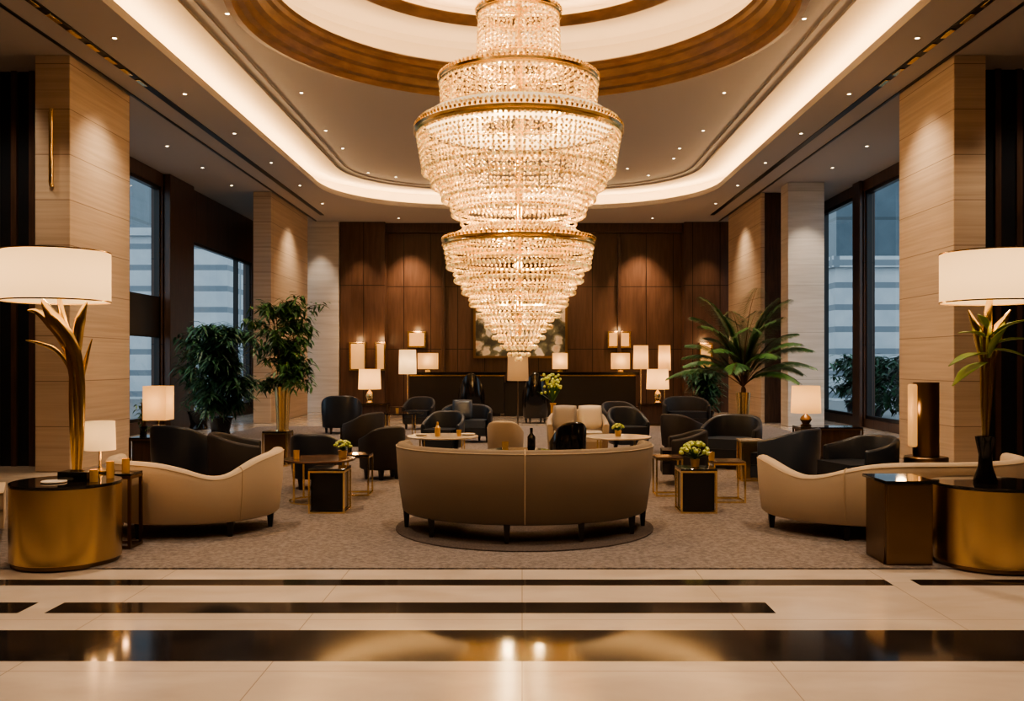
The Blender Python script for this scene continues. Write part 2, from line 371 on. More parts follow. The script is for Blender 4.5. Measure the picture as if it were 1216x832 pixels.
# ------------------------------------------------------------ OUTSIDE
o=G().box(-60,60,-20,90,-.6,-.25).obj('pavement',M_pave,smooth=False); tag(o,'grey street paving outside the windows','pavement')
def tower(x0,x1,y0,y1,h,m,label):
    g=G().box(x0,x1,y0,y1,-.25,h); g.box(x0-.2,x1+.2,y0-.2,y1+.2,h,h+.5); tag(g.obj('office_building',m,smooth=False),label,'building')
tower(-20,-14.0,44,56,7.5,M_conc,'pale grey office building with banded facade')
tower(-44,-23.5,46,72,30,M_conc2,'dark glass office tower')
tower(14.2,17.4,42,50,5.8,M_conc,'pale banded low office building')
tower(19.0,46,56,76,34,M_conc2,'dark glass office tower')

# ------------------------------------------------------------ CHANDELIER
SM=12.5/F
def cz(y): return H+(430-y)*SM
CH=root('chandelier','huge tiered crystal bead chandelier with gold rings, lit','chandelier',(WX(616,12.5),12.5,0))
bm=bmesh.new(); bmesh.ops.create_icosphere(bm,subdivisions=1,radius=1); ico=[v.co.copy() for v in bm.verts]; fi=[tuple(v.index for v in f.verts) for f in bm.faces]; bm.free()
def beads(pts,name='crystal_strands',m=None,kind=True):
    vs=[];fs=[]
    for (x,y,z,r) in pts:
        o_=len(vs)
        for c in ico: vs.append((x+c.x*r,y+c.y*r,z+c.z*r*1.1))
        for f in fi: fs.append((f[0]+o_,f[1]+o_,f[2]+o_))
    me=bpy.data.meshes.new(name); me.from_pydata(vs,[],fs); me.materials.append(m or M_cry_glow); me.update()
    o=bpy.data.objects.new(name,me); COL.objects.link(o); o.parent=CH; o['kind']='stuff'; return o
def tier(r0,y0,r1,y1,br=.0215,sp=.066,zig=0.,bot=True):
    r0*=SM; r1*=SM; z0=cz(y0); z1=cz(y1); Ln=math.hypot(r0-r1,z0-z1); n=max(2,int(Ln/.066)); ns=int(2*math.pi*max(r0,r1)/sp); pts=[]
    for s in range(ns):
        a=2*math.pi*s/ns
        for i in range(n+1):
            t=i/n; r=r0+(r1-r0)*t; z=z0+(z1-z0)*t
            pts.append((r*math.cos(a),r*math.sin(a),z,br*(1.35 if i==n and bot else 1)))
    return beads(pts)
def ring(r,y,th=.03,h=.05):
    r0=r; r*=SM; z=cz(y)
    G().lathe([(r-th,z-h),(r+th*.3,z-h),(r+th,z-h*.5),(r+th*.5,z),(r+th,z+h*.6),(r,z+h),(r-th,z+h)],96,closed=True).obj('gold_ring',M_goldp,CH,ang=20)
    ns=int(2*PI*r/.07); beads([((r+th*.6)*math.cos(2*PI*s/ns),(r+th*.6)*math.sin(2*PI*s/ns),z+h*1.3,.024) for s in range(ns)],'gold_beading',M_goldp)
G().lathe([(.001,7.4),(.30,7.4),(.32,7.32),(.12,7.24),(.05,7.14),(.05,6.4),(.001,6.4)],40).obj('canopy',M_goldp,CH)
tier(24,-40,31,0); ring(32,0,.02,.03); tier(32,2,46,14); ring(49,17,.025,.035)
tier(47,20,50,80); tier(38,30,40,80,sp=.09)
ring(53,75,.02,.02)
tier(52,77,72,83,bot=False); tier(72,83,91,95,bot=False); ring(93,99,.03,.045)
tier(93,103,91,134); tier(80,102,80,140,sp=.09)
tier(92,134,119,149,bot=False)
G().lathe([(.5,cz(152)),(.9,cz(153)),(1.24,cz(153)),(1.29,cz(146)),(1.22,cz(140)),(1.0,cz(139))],72,closed=True).obj('frosted_bowl',M_frost,CH)
ring(120,159,.045,.05)
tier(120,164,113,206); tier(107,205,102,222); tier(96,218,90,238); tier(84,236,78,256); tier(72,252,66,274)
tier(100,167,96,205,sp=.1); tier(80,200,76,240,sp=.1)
ring(88,290,.04,.045)
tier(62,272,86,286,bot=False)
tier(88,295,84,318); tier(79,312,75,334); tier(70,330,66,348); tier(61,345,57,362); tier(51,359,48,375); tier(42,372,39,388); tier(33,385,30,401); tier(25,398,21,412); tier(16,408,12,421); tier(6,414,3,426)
for rr,yy in ((106,204),(95,218),(83,236),(71,252),(78,312),(69,330),(60,345),(50,359),(41,372)):
    r_=rr*SM; G().lathe([(r_-.02,cz(yy)-.012),(r_+.015,cz(yy)-.012),(r_+.015,cz(yy)+.012),(r_-.02,cz(yy)+.012)],72,closed=True).obj('tier_hoop',M_goldp,CH)
g=G().lathe([(.05,6.4),(.05,cz(400)),(.001,cz(400))],16)
for rr,yy in ((93,99),(120,159),(88,290),(49,17)):
    for s in range(6):
        a=R(60*s); r=rr*SM; g.tube([(0,0,cz(yy)),(r*math.cos(a),r*math.sin(a),cz(yy))],.012,6)
g.obj('frame',M_goldp,CH)
for y_,p_ in ((60,40),(120,80),(190,110),(245,80),(310,70),(360,45)):
    for a in (0,120,240):
        rr=.28 if y_>300 or y_<80 else .5
        light('bulb_light','POINT',(rr*math.cos(R(a)),rr*math.sin(R(a)),cz(y_)),p_/3.0,(1,.68,.33),.06,CH)

# ------------------------------------------------------------ FURNITURE
def tub(name,label,cat,X,Y,rot,w,dep,hb,ha,M,Mseat=None,A=112,th=.09,zb=.13,sz=.42,e=.85,seat_in=None,yf=.72,legs=None,hfn=None,group=None,flare=.035,piping=None,legm=None,z0=.012,legw=.03,power=1.6):
    r=root(name,label,cat,(X,Y,z0),rot,group); a=w/2; b_=dep/2; N=44
    def P(th_,inset):
        s,c=math.sin(th_),math.cos(th_)
        x=a*math.copysign(abs(s)**e,s); y=-b_*math.copysign(abs(c)**e,c)
        l=math.hypot(x,y); k_=(l-inset)/l; return x*k_,y*k_
    def hh(t):
        if hfn: return hfn(t)
        u=min(1,abs(t))**power; u=u*u*(3-2*u); return hb+(ha-hb)*u
    g=G(); vs=[];fs=[]; K=10
    for i in range(N+1):
        t=-1+2*i/N; an=R(A)*t; h=hh(t)
        sec=[(flare+.01,zb),(flare*.9,zb+.015),(flare*.3,(zb+h)/2),(.004,h-.035),(th*.18,h-.008),(th*.5,h),(th*.82,h-.008),(th-.004,h-.035),(th+.015,sz-.05),(th+.015,zb)]
        for ins,z in sec:
            x,y=P(an,ins); vs.append((x,y,z))
    for i in range(N):
        for k_ in range(K):
            k2=(k_+1)%K; fs.append((i*K+k_,(i+1)*K+k_,(i+1)*K+k2,i*K+k2))
    fs.append(tuple(range(K))); fs.append(tuple(N*K+q for q in range(K))[::-1])
    g.add(vs,fs); g.obj('backrest',M,r,ang=50,bevel=.012)
    def seatmesh(z0_,z1_,ins):
        g=G(); vs=[];fs=[]
        for i in range(N+1):
            t=(-1+2*i/N)*.985; an=R(A)*t; x,y=P(an,th+ins)
            if seat_in: xi,yi=x*seat_in,y*seat_in+.0
            else:
                yi=b_*yf; xi=x*.96
                y=min(y,yi-.02)
            vs+=[(x,y,z0_),(x,y,z1_),(xi,yi,z1_),(xi,yi,z0_)]
        for i in range(N):
            for k_ in range(4):
                k2=(k_+1)%4; fs.append((i*4+k_,(i+1)*4+k_,(i+1)*4+k2,i*4+k2))
        fs.append((0,1,2,3)); fs.append((N*4+3,N*4+2,N*4+1,N*4))
        g.add(vs,fs); return g
    seatmesh(zb,sz-.14,.017).obj('seat_base',M,r,ang=40)
    seatmesh(sz-.138,sz,.02).obj('seat_cushion',Mseat or M,r,ang=40,bevel=.02)
    for an in (legs or (-32,32,-A*.88,A*.88)):
        x,y=P(R(an),.10); g=G(); t=legw
        vs=[(x-t*.6,y-t*.6,0),(x+t*.6,y-t*.6,0),(x+t*.6,y+t*.6,0),(x-t*.6,y+t*.6,0),(x-t,y-t,zb+.01),(x+t,y-t,zb+.01),(x+t,y+t,zb+.01),(x-t,y+t,zb+.01)]
        g.add(vs,[(0,3,2,1),(4,5,6,7),(0,1,5,4),(1,2,6,5),(2,3,7,6),(3,0,4,7)]); g.obj('leg',legm or M_leg,r,smooth=False)
    if piping:
        g=G()
        for pt in piping:
            an=R(A)*pt; path=[]
            h=hh(pt)
            for ins,z in ((flare+.006,zb+.01),(flare*.9-.004,zb+.02),(flare*.3-.003,(zb+h)/2),(0.0,h-.035),(th*.18,h-.003),(th*.5,h+.004)):
                x,y=P(an,ins); path.append((x,y,z))
            g.tube(path,.006,6)
        path=[]
        for i in range(N+1):
            t=-1+2*i/N; h=hh(t); x,y=P(R(A)*t,.006); path.append((x,y,h-.03))
        g.tube(path,.005,6)
        g.obj('piping',M_creamp,r)
    return r
tub('curved_sofa','curved tan fabric sofa with central seam, back view, dark tapered legs','sofa',WX(623,8.4),8.45,0,2.34,2.0,.765,.76,M_tan,M_cream,A=98,th=.13,zb=.15,sz=.42,e=1.0,seat_in=.5,legs=(-82,-48,-8,26,60,86),flare=.07,piping=(0.0,),legw=.028,z0=.022)
def hL(t):
    return .66-.13*math.exp(-((t-.24)/.24)**2)+.05*max(0,(t-.35)/.65)
tub('tub_sofa','cream upholstered tub sofa with swooping back, dark legs','sofa',WX(232,8.35),8.42,R(6),1.52,1.5,.65,.65,M_cream,M_cream,A=96,th=.12,zb=.13,sz=.38,e=.92,seat_in=None,yf=.3,legs=(-85,-30,35,84),hfn=hL,flare=.05,piping=(.42,))
def hR(t):
    return .67-.14*math.exp(-((t+.50)/.24)**2)-.03*max(0,(-t-.6)/.4)
tub('tub_sofa','long cream upholstered curved sofa with swooping back, dark legs','sofa',3.30,8.38,R(-4),2.3,1.72,.67,.67,M_cream,M_cream,A=96,th=.12,zb=.13,sz=.38,e=.92,seat_in=None,yf=.3,legs=(-84,-30,30,84),hfn=hR,flare=.05,piping=(-.3,))
tub('armchair','cream upholstered tub armchair beside brass drum table','armchair',-4.74,7.75,R(-62),1.05,1.0,.70,.58,M_cream,M_cream)
G1='dark lounge chairs'
chairs=[
 (-3.98,11.0,-25,.80,.78,.76,.58,M_leather,M_leather,'charcoal leather tub armchair'),
 (-3.05,10.2,-75,.84,.80,.72,.60,M_brownf,M_leather,'espresso fabric tub armchair with leather seat'),
 (WX(375,10.9),11.0,-8,.62,.66,.66,.52,M_leather,M_leather,'charcoal leather tub armchair'),
 (WX(450,11.7),11.9,40,.58,.62,.68,.52,M_brownf,M_brownf,'espresso fabric upright tub chair'),
 (WX(406,19.5),19.5,5,.86,.8,.80,.55,M_leather,M_leather,'charcoal leather armchair with tall back'),
 (WX(497,20.6),20.6,170,.74,.7,.72,.5,M_brownf,M_leather,'dark brown tub armchair'),
 (WX(553,17),17.3,180,.98,.8,.70,.56,M_leather,M_bluel,'charcoal leather armchair with slate seat'),
 (WX(672,12.3),11.8,20,.46,.5,.74,.5,M_black,M_leather,'slim black upright chair'),
 (WX(742,17),17.6,-160,.76,.7,.74,.54,M_brownf,M_leather,'dark brown tub armchair'),
 (WX(812,11.2),11.4,85,.66,.66,.66,.56,M_brownf,M_brownf,'espresso fabric tub armchair'),
 (WX(817,20),20.2,180,1.05,.8,.74,.56,M_brownf,M_leather,'wide dark brown armchair'),
 (WX(870,13),13.1,150,.86,.8,.74,.56,M_leather,M_bluel,'slate leather tub armchair'),
 (3.12,11.0,50,.84,.8,.72,.58,M_bluel,M_leather,'slate leather tub armchair'),
 (3.60,9.95,105,.84,.8,.70,.58,M_leather,M_leather,'charcoal leather tub armchair'),
 (WX(430,15.2),15.2,60,.7,.7,.68,.5,M_brownf,M_brownf,'dark brown tub armchair'),
 (2.62,15.1,-50,.7,.7,.66,.5,M_brownf,M_brownf,'dark brown tub armchair'),
 (WX(524,14.6),14.9,165,.7,.7,.70,.5,M_leather,M_leather,'charcoal leather tub armchair'),
 (1.78,15.5,-165,.7,.7,.74,.5,M_leather,M_leather,'charcoal leather tub armchair'),
]
for X,Y,ro,w,dp,hb,ha,m1,m2,lb in chairs:
    tub('armchair',lb+', dark legs','armchair',X,Y,R(ro),w,dp,hb,ha,m1,m2,group=G1,th=.075)
for px in (559,636):
    tub('high_back_chair','tall black high-back chair at reception desk','chair',WX(px,22.5),22.9,R(0),.66,.6,1.24,.62,M_black,M_leather,z0=0,group='reception chairs',power=1.0)
tub('armchair','beige fabric tub armchair seen from behind','armchair',WX(600,12.6),12.7,R(-10),.50,.56,.70,.55,M_beige,M_white)
SX=WX(687,14.2)
tub('loveseat','ivory fabric loveseat facing the room with two cushions','sofa',SX,14.4,PI,.98,.86,.74,.54,M_beige,M_white,A=105,th=.10,e=.75,yf=.8)
def pillow(X,Y,Z,w,rz,tilt,m,lb):
    g=G(); n=10; vs=[];fs=[]
    for sgn in (1,-1):
        for i in range(n+1):
            for j in range(n+1):
                u=-1+2*i/n; v=-1+2*j/n; t=.18*w*((1-u**4)*(1-v**4))**.5
                vs.append((u*w/2*(1-.05*v*v),sgn*t,v*w/2*(1-.05*u*u)))
        o_=0 if sgn==1 else (n+1)**2
        for i in range(n):
            for j in range(n):
                fs.append((o_+i*(n+1)+j,o_+(i+1)*(n+1)+j,o_+(i+1)*(n+1)+j+1,o_+i*(n+1)+j+1))
    g.add(vs,fs); o=g.obj('cushion',m,ang=80); o.location=(X,Y,Z); o.rotation_euler=(R(tilt),0,R(rz)); tag(o,lb,'cushion'); return o
pillow(SX-.2,14.46,.645,.38,-8,-12,M_greyc,'grey square cushion on ivory loveseat')
pillow(SX+.20,14.46,.645,.38,8,-12,M_white,'ivory square cushion on ivory loveseat')
pillow(WX(548,17),17.3,.62,.38,5,-14,M_bluel,'slate cushion on dark armchair')
pillow(-4.72,7.80,.60,.34,100,10,M_white,'ivory cushion on cream armchair')

def drum(X,Y,r,h,z0,label):
    e=root('drum_side_table',label,'side table',(X,Y,z0))
    G().cyl(0,0,0,.03,r-.02,64).obj('plinth',M_bronze,e)
    G().cyl(0,0,.03,h-.02,r,72,e=.004).obj('body',M_gold,e,ang=30)
    G().cyl(0,0,h-.02,h,r+.005,72,e=.004).obj('table_top',M_glassdark,e,ang=30)
    return e
drum(WX(79,6.95),6.95,.385,.60,0.012,'round brushed brass drum side table with dark glass top')
drum(WX(1178,6.85),6.87,.40,.60,0.012,'round brushed brass drum side table with dark glass top')
def frame_table(X,Y,w,d,h,label,core=None,t=.012,top=M_glassdark,fr=M_goldp,z0=.012,topth=.02,name='side_table',cat='side table',rot=0):
    e=root(name,label,cat,(X,Y,z0),rot)
    g=G()
    for sx in (-1,1):
        for sy in (-1,1): g.cbox(sx*(w/2-t),sy*(d/2-t),h/2-.01,2*t,2*t,h-.02)
    for z in (t,h-topth-t):
        for sy in (-1,1): g.cbox(0,sy*(d/2-t),z,w-4*t,2*t,2*t)
        for sx in (-1,1): g.cbox(sx*(w/2-t),0,z,2*t,d-4*t,2*t)
    g.obj('frame',fr,e,smooth=False)
    G().cbox(0,0,h-topth/2,w,d,topth).obj('table_top',top,e,smooth=False,bevel=.004)
    if core: G().cbox(0,0,(h-topth)/2+t,w-5*t,d-5*t,h-topth-4*t).obj('body',core,e,smooth=False,bevel=.004)
    return e
frame_table(-3.37,7.50,.5,.24,.60,'rectangular bronze framed side table with dark top',None,.012,fr=M_bronze)
e=root('side_table','dark bronze folded panel side table beside brass drum','side table',(2.84,7.0,.012))
g=G(); g.box(-.17,.17,-.22,-.17,0,.60); g.box(-.17,-.12,-.17,.2,0,.60); g.box(.05,.10,-.17,.2,0,.57); g.obj('body',M_bronze,e,smooth=False,bevel=.01)
G().box(-.19,.19,-.25,.22,.60,.622).obj('table_top',M_glassdark,e,smooth=False,bevel=.004)
def round_table(X,Y,r,h,label,top=M_glassdark,fr=M_goldp,z0=.012,legs=4):
    e=root('coffee_table',label,'coffee table',(X,Y,z0))
    G().cyl(0,0,h-.025,h,r,56,e=.006).obj('table_top',top,e,ang=30)
    G().lathe([(r*.8,.0),(r*.8+.012,0),(r*.8+.012,.015),(r*.8,.015)],48,closed=True).obj('base_ring',fr,e,ang=30)
    for i in range(legs):
        a=2*PI*(i+.5)/legs; x,y=(r*.8+.006)*math.cos(a),(r*.8+.006)*math.sin(a)
        G().box(x-.01,x+.01,y-.01,y+.01,0.002,h-.02).obj('leg',fr,e,smooth=False)
    return e
M_brtop=mat('walnut_top',(.12,.07,.045),.15)
M_whtop=mat('white_marble_top',(.55,.47,.38),.15)
frame_table(WX(390,9.2),9.28,.36,.36,.44,'black cube side table in gold frame',M_black,.009)
round_table(WX(378,9.9),9.95,.38,.46,'round walnut topped coffee table with slim gold legs',M_brtop)
frame_table(WX(424,10.4),10.45,.30,.30,.46,'slim gold framed side table with dark top',None,.009)
frame_table(WX(828,9.2),9.28,.36,.36,.44,'black cube side table in gold frame',M_black,.009)
frame_table(WX(864,9.9),9.95,.34,.34,.44,'gold framed side table with walnut top',None,.009,top=M_brtop)
frame_table(WX(796,10.2),10.4,.30,.3,.44,'gold framed side table with walnut top',None,.009,top=M_brtop)
frame_table(WX(893,11.6),11.7,.28,.28,.52,'brass side table with pale top',M_gold,.01,top=M_whtop)
round_table(WX(525,12.9),13.0,.50,.46,'round pale marble coffee table',M_whtop,legs=4)
round_table(WX(734,12.9),12.9,.46,.46,'round pale marble coffee table',M_whtop,legs=4)
round_table(WX(615,9.2),9.25,.33,.60,'round dark coffee table inside curved sofa',M_glassdark,z0=.022)
round_table(WX(470,17.5),18.2,.45,.5,'round dark coffee table with gold legs',M_glassdark)
frame_table(WX(188,12.3),12.4,.66,.5,.50,'dark side table with bronze frame',M_wood2,.012,fr=M_bronze)
frame_table(WX(985,14.2),14.3,.95,.45,.50,'long dark console table with bronze frame',M_wood2,.012,fr=M_bronze,name='console_table',cat='table')
frame_table(WX(439,21.5),22.1,.7,.45,.52,'dark side table with bronze frame',M_wood2,.012,fr=M_bronze,z0=0)
frame_table(WX(781,21.5),22.1,.7,.45,.52,'dark side table with bronze frame',M_wood2,.012,fr=M_bronze,z0=0)
frame_table(WX(330,13.4),13.4,.36,.36,.5,'bronze clad side table',M_bronze,.01,fr=M_goldp)

e=root('reception_desk','long dark walnut reception desk with gold trim','reception desk',(0,26,0))
g=G()
for x0,x1 in ((-3.12,-.5),(.35,3.15)):
    g.box(x0,x1,-.35,.35,0.08,1.12); g.box(x0+.1,x1-.1,-.3,.3,0,.08)
g.box(-.5,.35,-.2,.35,0.0,.95)
g.obj('body',M_leg,e,smooth=False,bevel=.01)
g=G(); g.box(-3.2,-.45,-.42,.42,1.15,1.23); g.box(.3,3.23,-.42,.42,1.15,1.23); g.box(-.45,.3,-.25,.42,.95,1.0); g.obj('countertop',M_black,e,smooth=False,bevel=.006)
g=G(); g.box(-3.12,-.5,-.352,.352,1.12,1.15); g.box(.35,3.15,-.352,.352,1.12,1.15)
g.obj('trim',M_gold,e,smooth=False)
ax=WX(618,28.1)
e=root('framed_painting','framed floral painting on walnut wall','painting',(ax,28.07,WZ(386,28.1)))
w,h=2.85,2.0
g=G(); g.box(-w/2,w/2,-.04,.1,-h/2,-h/2+.07); g.box(-w/2,w/2,-.04,.1,h/2-.07,h/2); g.box(-w/2,-w/2+.07,-.04,.1,-h/2+.07,h/2-.07); g.box(w/2-.07,w/2,-.04,.1,-h/2+.07,h/2-.07); g.obj('frame',M_bronze,e,smooth=False)
G().box(-w/2+.07,w/2-.07,0,.09,-h/2+.07,h/2-.07).obj('canvas',M_art,e,smooth=False)

# ------------------------------------------------------------ LAMPS
BULB=(1,.67,.36)
def lamp(name,label,cat,X,Y,z0,zb,zt,w,shape='round',base='slim',m=M_shades,power=8,taper=.94,metal=M_goldp,bd=None):
    e=root(name,label,cat,(X,Y,z0)); zb-=z0; zt-=z0; r=w/2
    if shape=='round':
        G().lathe([(r,zb),(r*taper,zt)],48).obj('lamp_shade',m,e,ang=40)
    else:
        g=G(); d=(bd or w)/2
        c=[(-r,-d),(r,-d),(r,d),(-r,d)]
        g.add([(x,y,zb) for x,y in c]+[(x,y,zt) for x,y in c],[(i,(i+1)%4,4+(i+1)%4,4+i) for i in range(4)]); g.obj('lamp_shade',m,e,smooth=False)
    g=G()
    zm=zb+(zt-zb)*.35
    if base=='slim': g.lathe([(.001,0),(.13,0),(.13,.015),(.02,.03),(.012,.05),(.012,zm),(.001,zm)],24)
    elif base=='vase': 
        hb=max(.1,zb-.02); g.lathe([(.001,0),(.08,0),(.085,.02),(.05,hb*.2),(.09,hb*.55),(.07,hb*.8),(.02,hb),(.012,hb+.02),(.012,zm),(.001,zm)],24)
    elif base=='block':
        hb=max(.06,zb-.03); g.box(-.07,.07,-.07,.07,0,hb*.8); g.tube([(0,0,hb*.8),(0,0,zm)],.012,8)
    g.obj('base',metal,e)
    light('bulb_light','POINT',(0,0,(zb+zt)/2+.02),power,BULB,.04,e)
    return e
d=12.4; lamp('table_lamp','small table lamp with boxy cream shade on dark table','table lamp',WX(190,d),d-.05,.515,WZ(498,d),WZ(458,d),.30,'box','block',power=2.5)
d=14.3; lamp('table_lamp','table lamp with cream drum shade on console','table lamp',WX(957,d),d,.515,WZ(490,d),WZ(458,d),.45,'round','vase',power=4,metal=M_bronze)
d=7.5; lamp('table_lamp','small table lamp with cream drum shade on bronze table','table lamp',WX(119,d),d,.615,WZ(534,d),WZ(500,d),.28,'round','slim',power=.5,m=M_shade)
bpy.data.objects['table_lamp.002'].scale=(.85,.85,1)
d=22.1; lamp('table_lamp','table lamp with warm drum shade and brass vase base','table lamp',WX(439,d),d,.522,WZ(462,d),WZ(438,d),.54,'round','vase',power=9)
lamp('table_lamp','table lamp with warm drum shade and brass vase base','table lamp',WX(781,d),d,.522,WZ(462,d),WZ(438,d),.54,'round','vase',power=9)
d=24.0; lamp('floor_lamp','floor lamp with ivory shade on slim stem','floor lamp',WX(484,d),d,0,WZ(444,d),WZ(415,d),.46,'round','slim',power=7,m=M_shade)
lamp('floor_lamp','floor lamp with warm shade on slim brass stem','floor lamp',WX(761,d),d,0,WZ(438,d),WZ(410,d),.40,'round','slim',power=4)
lamp('floor_lamp','floor lamp with tall warm shade on brass stem','floor lamp',WX(789,d+1),d+1,0,WZ(440,d),WZ(409,d),.34,'round','slim',power=4)
d=16.0; lamp('floor_lamp','floor lamp with beige shade among lounge seats','floor lamp',WX(615,d),d,.012,WZ(452,d),WZ(423,d),.37,'round','slim',power=.8,m=shade_mat('shade_beige',(.5,.36,.22),(1,.6,.3),.10),metal=M_bronze)
d=26.0
for px,w in ((508,.55),(665,.42),(737,.5)):
    lamp('table_lamp','glowing box lamp on reception desk','table lamp',WX(px,d),d+.05,1.232,WZ(438,d),WZ(419,d),w,'box','block',power=5,bd=.30)
def sconce(px,py,d,w,h,m=M_sconce,pw=11):
    X=WX(px,d); Z=WZ(py,d); e=root('wall_sconce','rectangular brass framed wall sconce glowing warm','wall lamp',(X,d,Z),0,'back wall sconces')
    g=G(); g.box(-w/2,w/2,-.02,0,-h/2,h/2); g.box(-w/2,-w/2+.03,-.10,-.02,-h/2,h/2); g.box(w/2-.03,w/2,-.10,-.02,-h/2,h/2); g.box(-w/2+.03,w/2-.03,-.10,-.02,h/2-.03,h/2); g.box(-w/2+.03,w/2-.03,-.10,-.02,-h/2,-h/2+.03); g.obj('frame',M_gold,e,smooth=False)
    G().box(-w/2+.05,w/2-.05,-.05,-.021,-h/2+.05,h/2-.05).obj('diffuser',m,e,smooth=False,bevel=.005)
    light('bulb_light','POINT',(0,-.45,h*.6),pw,(1,.60,.28),.08,e)
sconce(425,423,27.7,.5,.85); sconce(452,423,27.7,.3,.85)
sconce(495,403,28.2,.55,.5); sconce(735,403,28.2,.7,.5); sconce(838,423,27.7,.4,.8)

d=8.2; X0=WX(90,d)
e=root('floor_lamp','tall sculptural gold leaf floor lamp with wide white drum shade','floor lamp',(X0,d,.012))
sx=WX(67,d)-X0; zb=WZ(358,d)-.012; zt=WZ(299,d)-.012; r=.445
G().lathe([(r,zb),(r,zt)],64,sx,0).obj('lamp_shade',M_shade,e)
g=G()
for z in (zb+.003,zt-.003): g.lathe([(r-.005,z-.006),(r+.003,z-.006),(r+.003,z+.006),(r-.005,z+.006)],64,sx,0,closed=True)
g.obj('shade_trim',M_goldp,e)
def pz(px,py): return ((px-90)*d/F,0,WZ(py,d)-.012)
def swoop(g,pts,rad,flat=.35,yo=0,ph=0):
    P=[Vector(pz(*p))+Vector((0,yo*i/len(pts),0)) for i,p in enumerate(pts)]
    Q=[];Rr=[]
    for i in range(len(P)-1):
        p0=P[max(i-1,0)];p1=P[i];p2=P[i+1];p3=P[min(i+2,len(P)-1)]
        for k_ in range(5):
            t=k_/5; Q.append(.5*((2*p1)+(-p0+p2)*t+(2*p0-5*p1+4*p2-p3)*t*t+(-p0+3*p1-3*p2+p3)*t**3)); Rr.append(rad[i]*(1-t)+rad[i+1]*t)
    Q.append(P[-1]);Rr.append(rad[-1]); g.tube(Q,Rr,12,flat=flat)
g=G().cyl(0,0,0,.02,.14,40)
swoop(g,[(90,628),(90,560),(92,500),(89,450),(82,410),(75,380),(68,340)],[.024,.026,.034,.05,.055,.035,.012],.6)
swoop(g,[(94,560),(98,500),(96,440),(86,405),(66,378),(54,356)],[.018,.028,.042,.06,.065,.012],.4,-.07)
swoop(g,[(88,560),(86,500),(88,450),(92,410),(97,380),(105,358)],[.018,.026,.04,.052,.05,.008],.4,-.04)
swoop(g,[(89,470),(83,430),(72,402),(58,384),(42,370),(29,368)],[.014,.024,.04,.045,.028,.005],.4,.06)
swoop(g,[(90,490),(86,445),(70,418),(50,408),(32,404)],[.012,.018,.022,.016,.003],.5,-.03)
swoop(g,[(91,500),(95,460),(100,430),(107,402)],[.010,.018,.022,.004],.5,.05)
g.obj('stem',M_goldp,e,ang=60)
light('bulb_light','POINT',(sx,0,(zb+zt)/2),22,BULB,.08,e)

d=6.85; X0=WX(1170,d)
e=root('table_lamp','tall table lamp, black vase base, gold leaf stem, drum shade','table lamp',(X0,d,.613))
zo=.613
def qz(px,py,yo=0): return ((px-1170)*d/F,yo,WZ(py,d)-zo)
r=.375; sx=WX(1181,d)-X0; zb=WZ(359,d)-zo; zt=WZ(300,d)-zo
G().lathe([(r,zb),(r,zt)],64,sx,0).obj('lamp_shade',M_shade,e)
g=G()
for z in (zb+.003,zt-.003): g.lathe([(r-.005,z-.005),(r+.003,z-.005),(r+.003,z+.005),(r-.005,z+.005)],64,sx,0,closed=True)
g.obj('shade_trim',M_goldp,e)
vh=WZ(518,d)-zo
G().lathe([(.001,0),(.082,0),(.085,.01),(.05,vh*.35),(.045,vh*.6),(.065,vh*.9),(.07,vh),(.055,vh),(.03,vh*.5),(.001,vh*.5)],40).obj('vase_base',M_black,e)
g=G()
for pts,rad in (([(1170,540),(1170,500),(1171,450),(1172,400),(1174,365),(1180,330)],[.014,.018,.024,.038,.028,.01]),
                ([(1168,530),(1166,480),(1166,430),(1160,390),(1150,368)],[.008,.012,.018,.04,.006]),
                ([(1172,530),(1176,480),(1178,430),(1187,388),(1200,368)],[.008,.012,.02,.044,.006])):
    g.tube([qz(*p) for p in pts],rad,10,flat=.5)
g.obj('stem',M_goldp,e,ang=60)
g=G()
for px,py,dx,dz,L,W in ((1170,420,-1,.0,.36,.13),(1168,400,-.9,.35,.28,.08),(1172,425,.25,1,.34,.12),(1172,400,.7,.6,.34,.13),(1174,410,1,.45,.30,.12),(1170,430,-.8,-.2,.36,.14),(1170,390,-.5,.7,.2,.07),(1173,415,.9,.0,.26,.10)):
    g.leaf(qz(px,py,-.03),(dx,-.35,dz),L,W,.25,ns=6,fold=.3)
o=g.obj('leaf',mat('leaf_glossy',(.06,.15,.03),.35,noise=((.22,.30,.06),5.,(1,1,1))),e); md=o.modifiers.new('s','SOLIDIFY'); md.thickness=.003
light('bulb_light','POINT',(sx,0,(zb+zt)/2),16,BULB,.08,e)
e=root('accent_lamp','dark bronze half cylinder accent lamp with glowing cream side','lamp',(WX(1107,9.6),9.75,.012))
G().cyl(0,0,0,.50,.22,40,e=.01).obj('pedestal',M_bronze,e)
zt=WZ(455,9.75)
G().lathe([(.13,.50),(.13,zt),(.001,zt)],40).obj('body',M_bronze,e)
G().box(-.175,-.09,-.06,.06,.6,zt-.02).obj('diffuser',M_shades,e,smooth=False,bevel=.02)
light('bulb_light','POINT',(-.3,-.1,1.0),2,(1,.62,.3),.05,e)

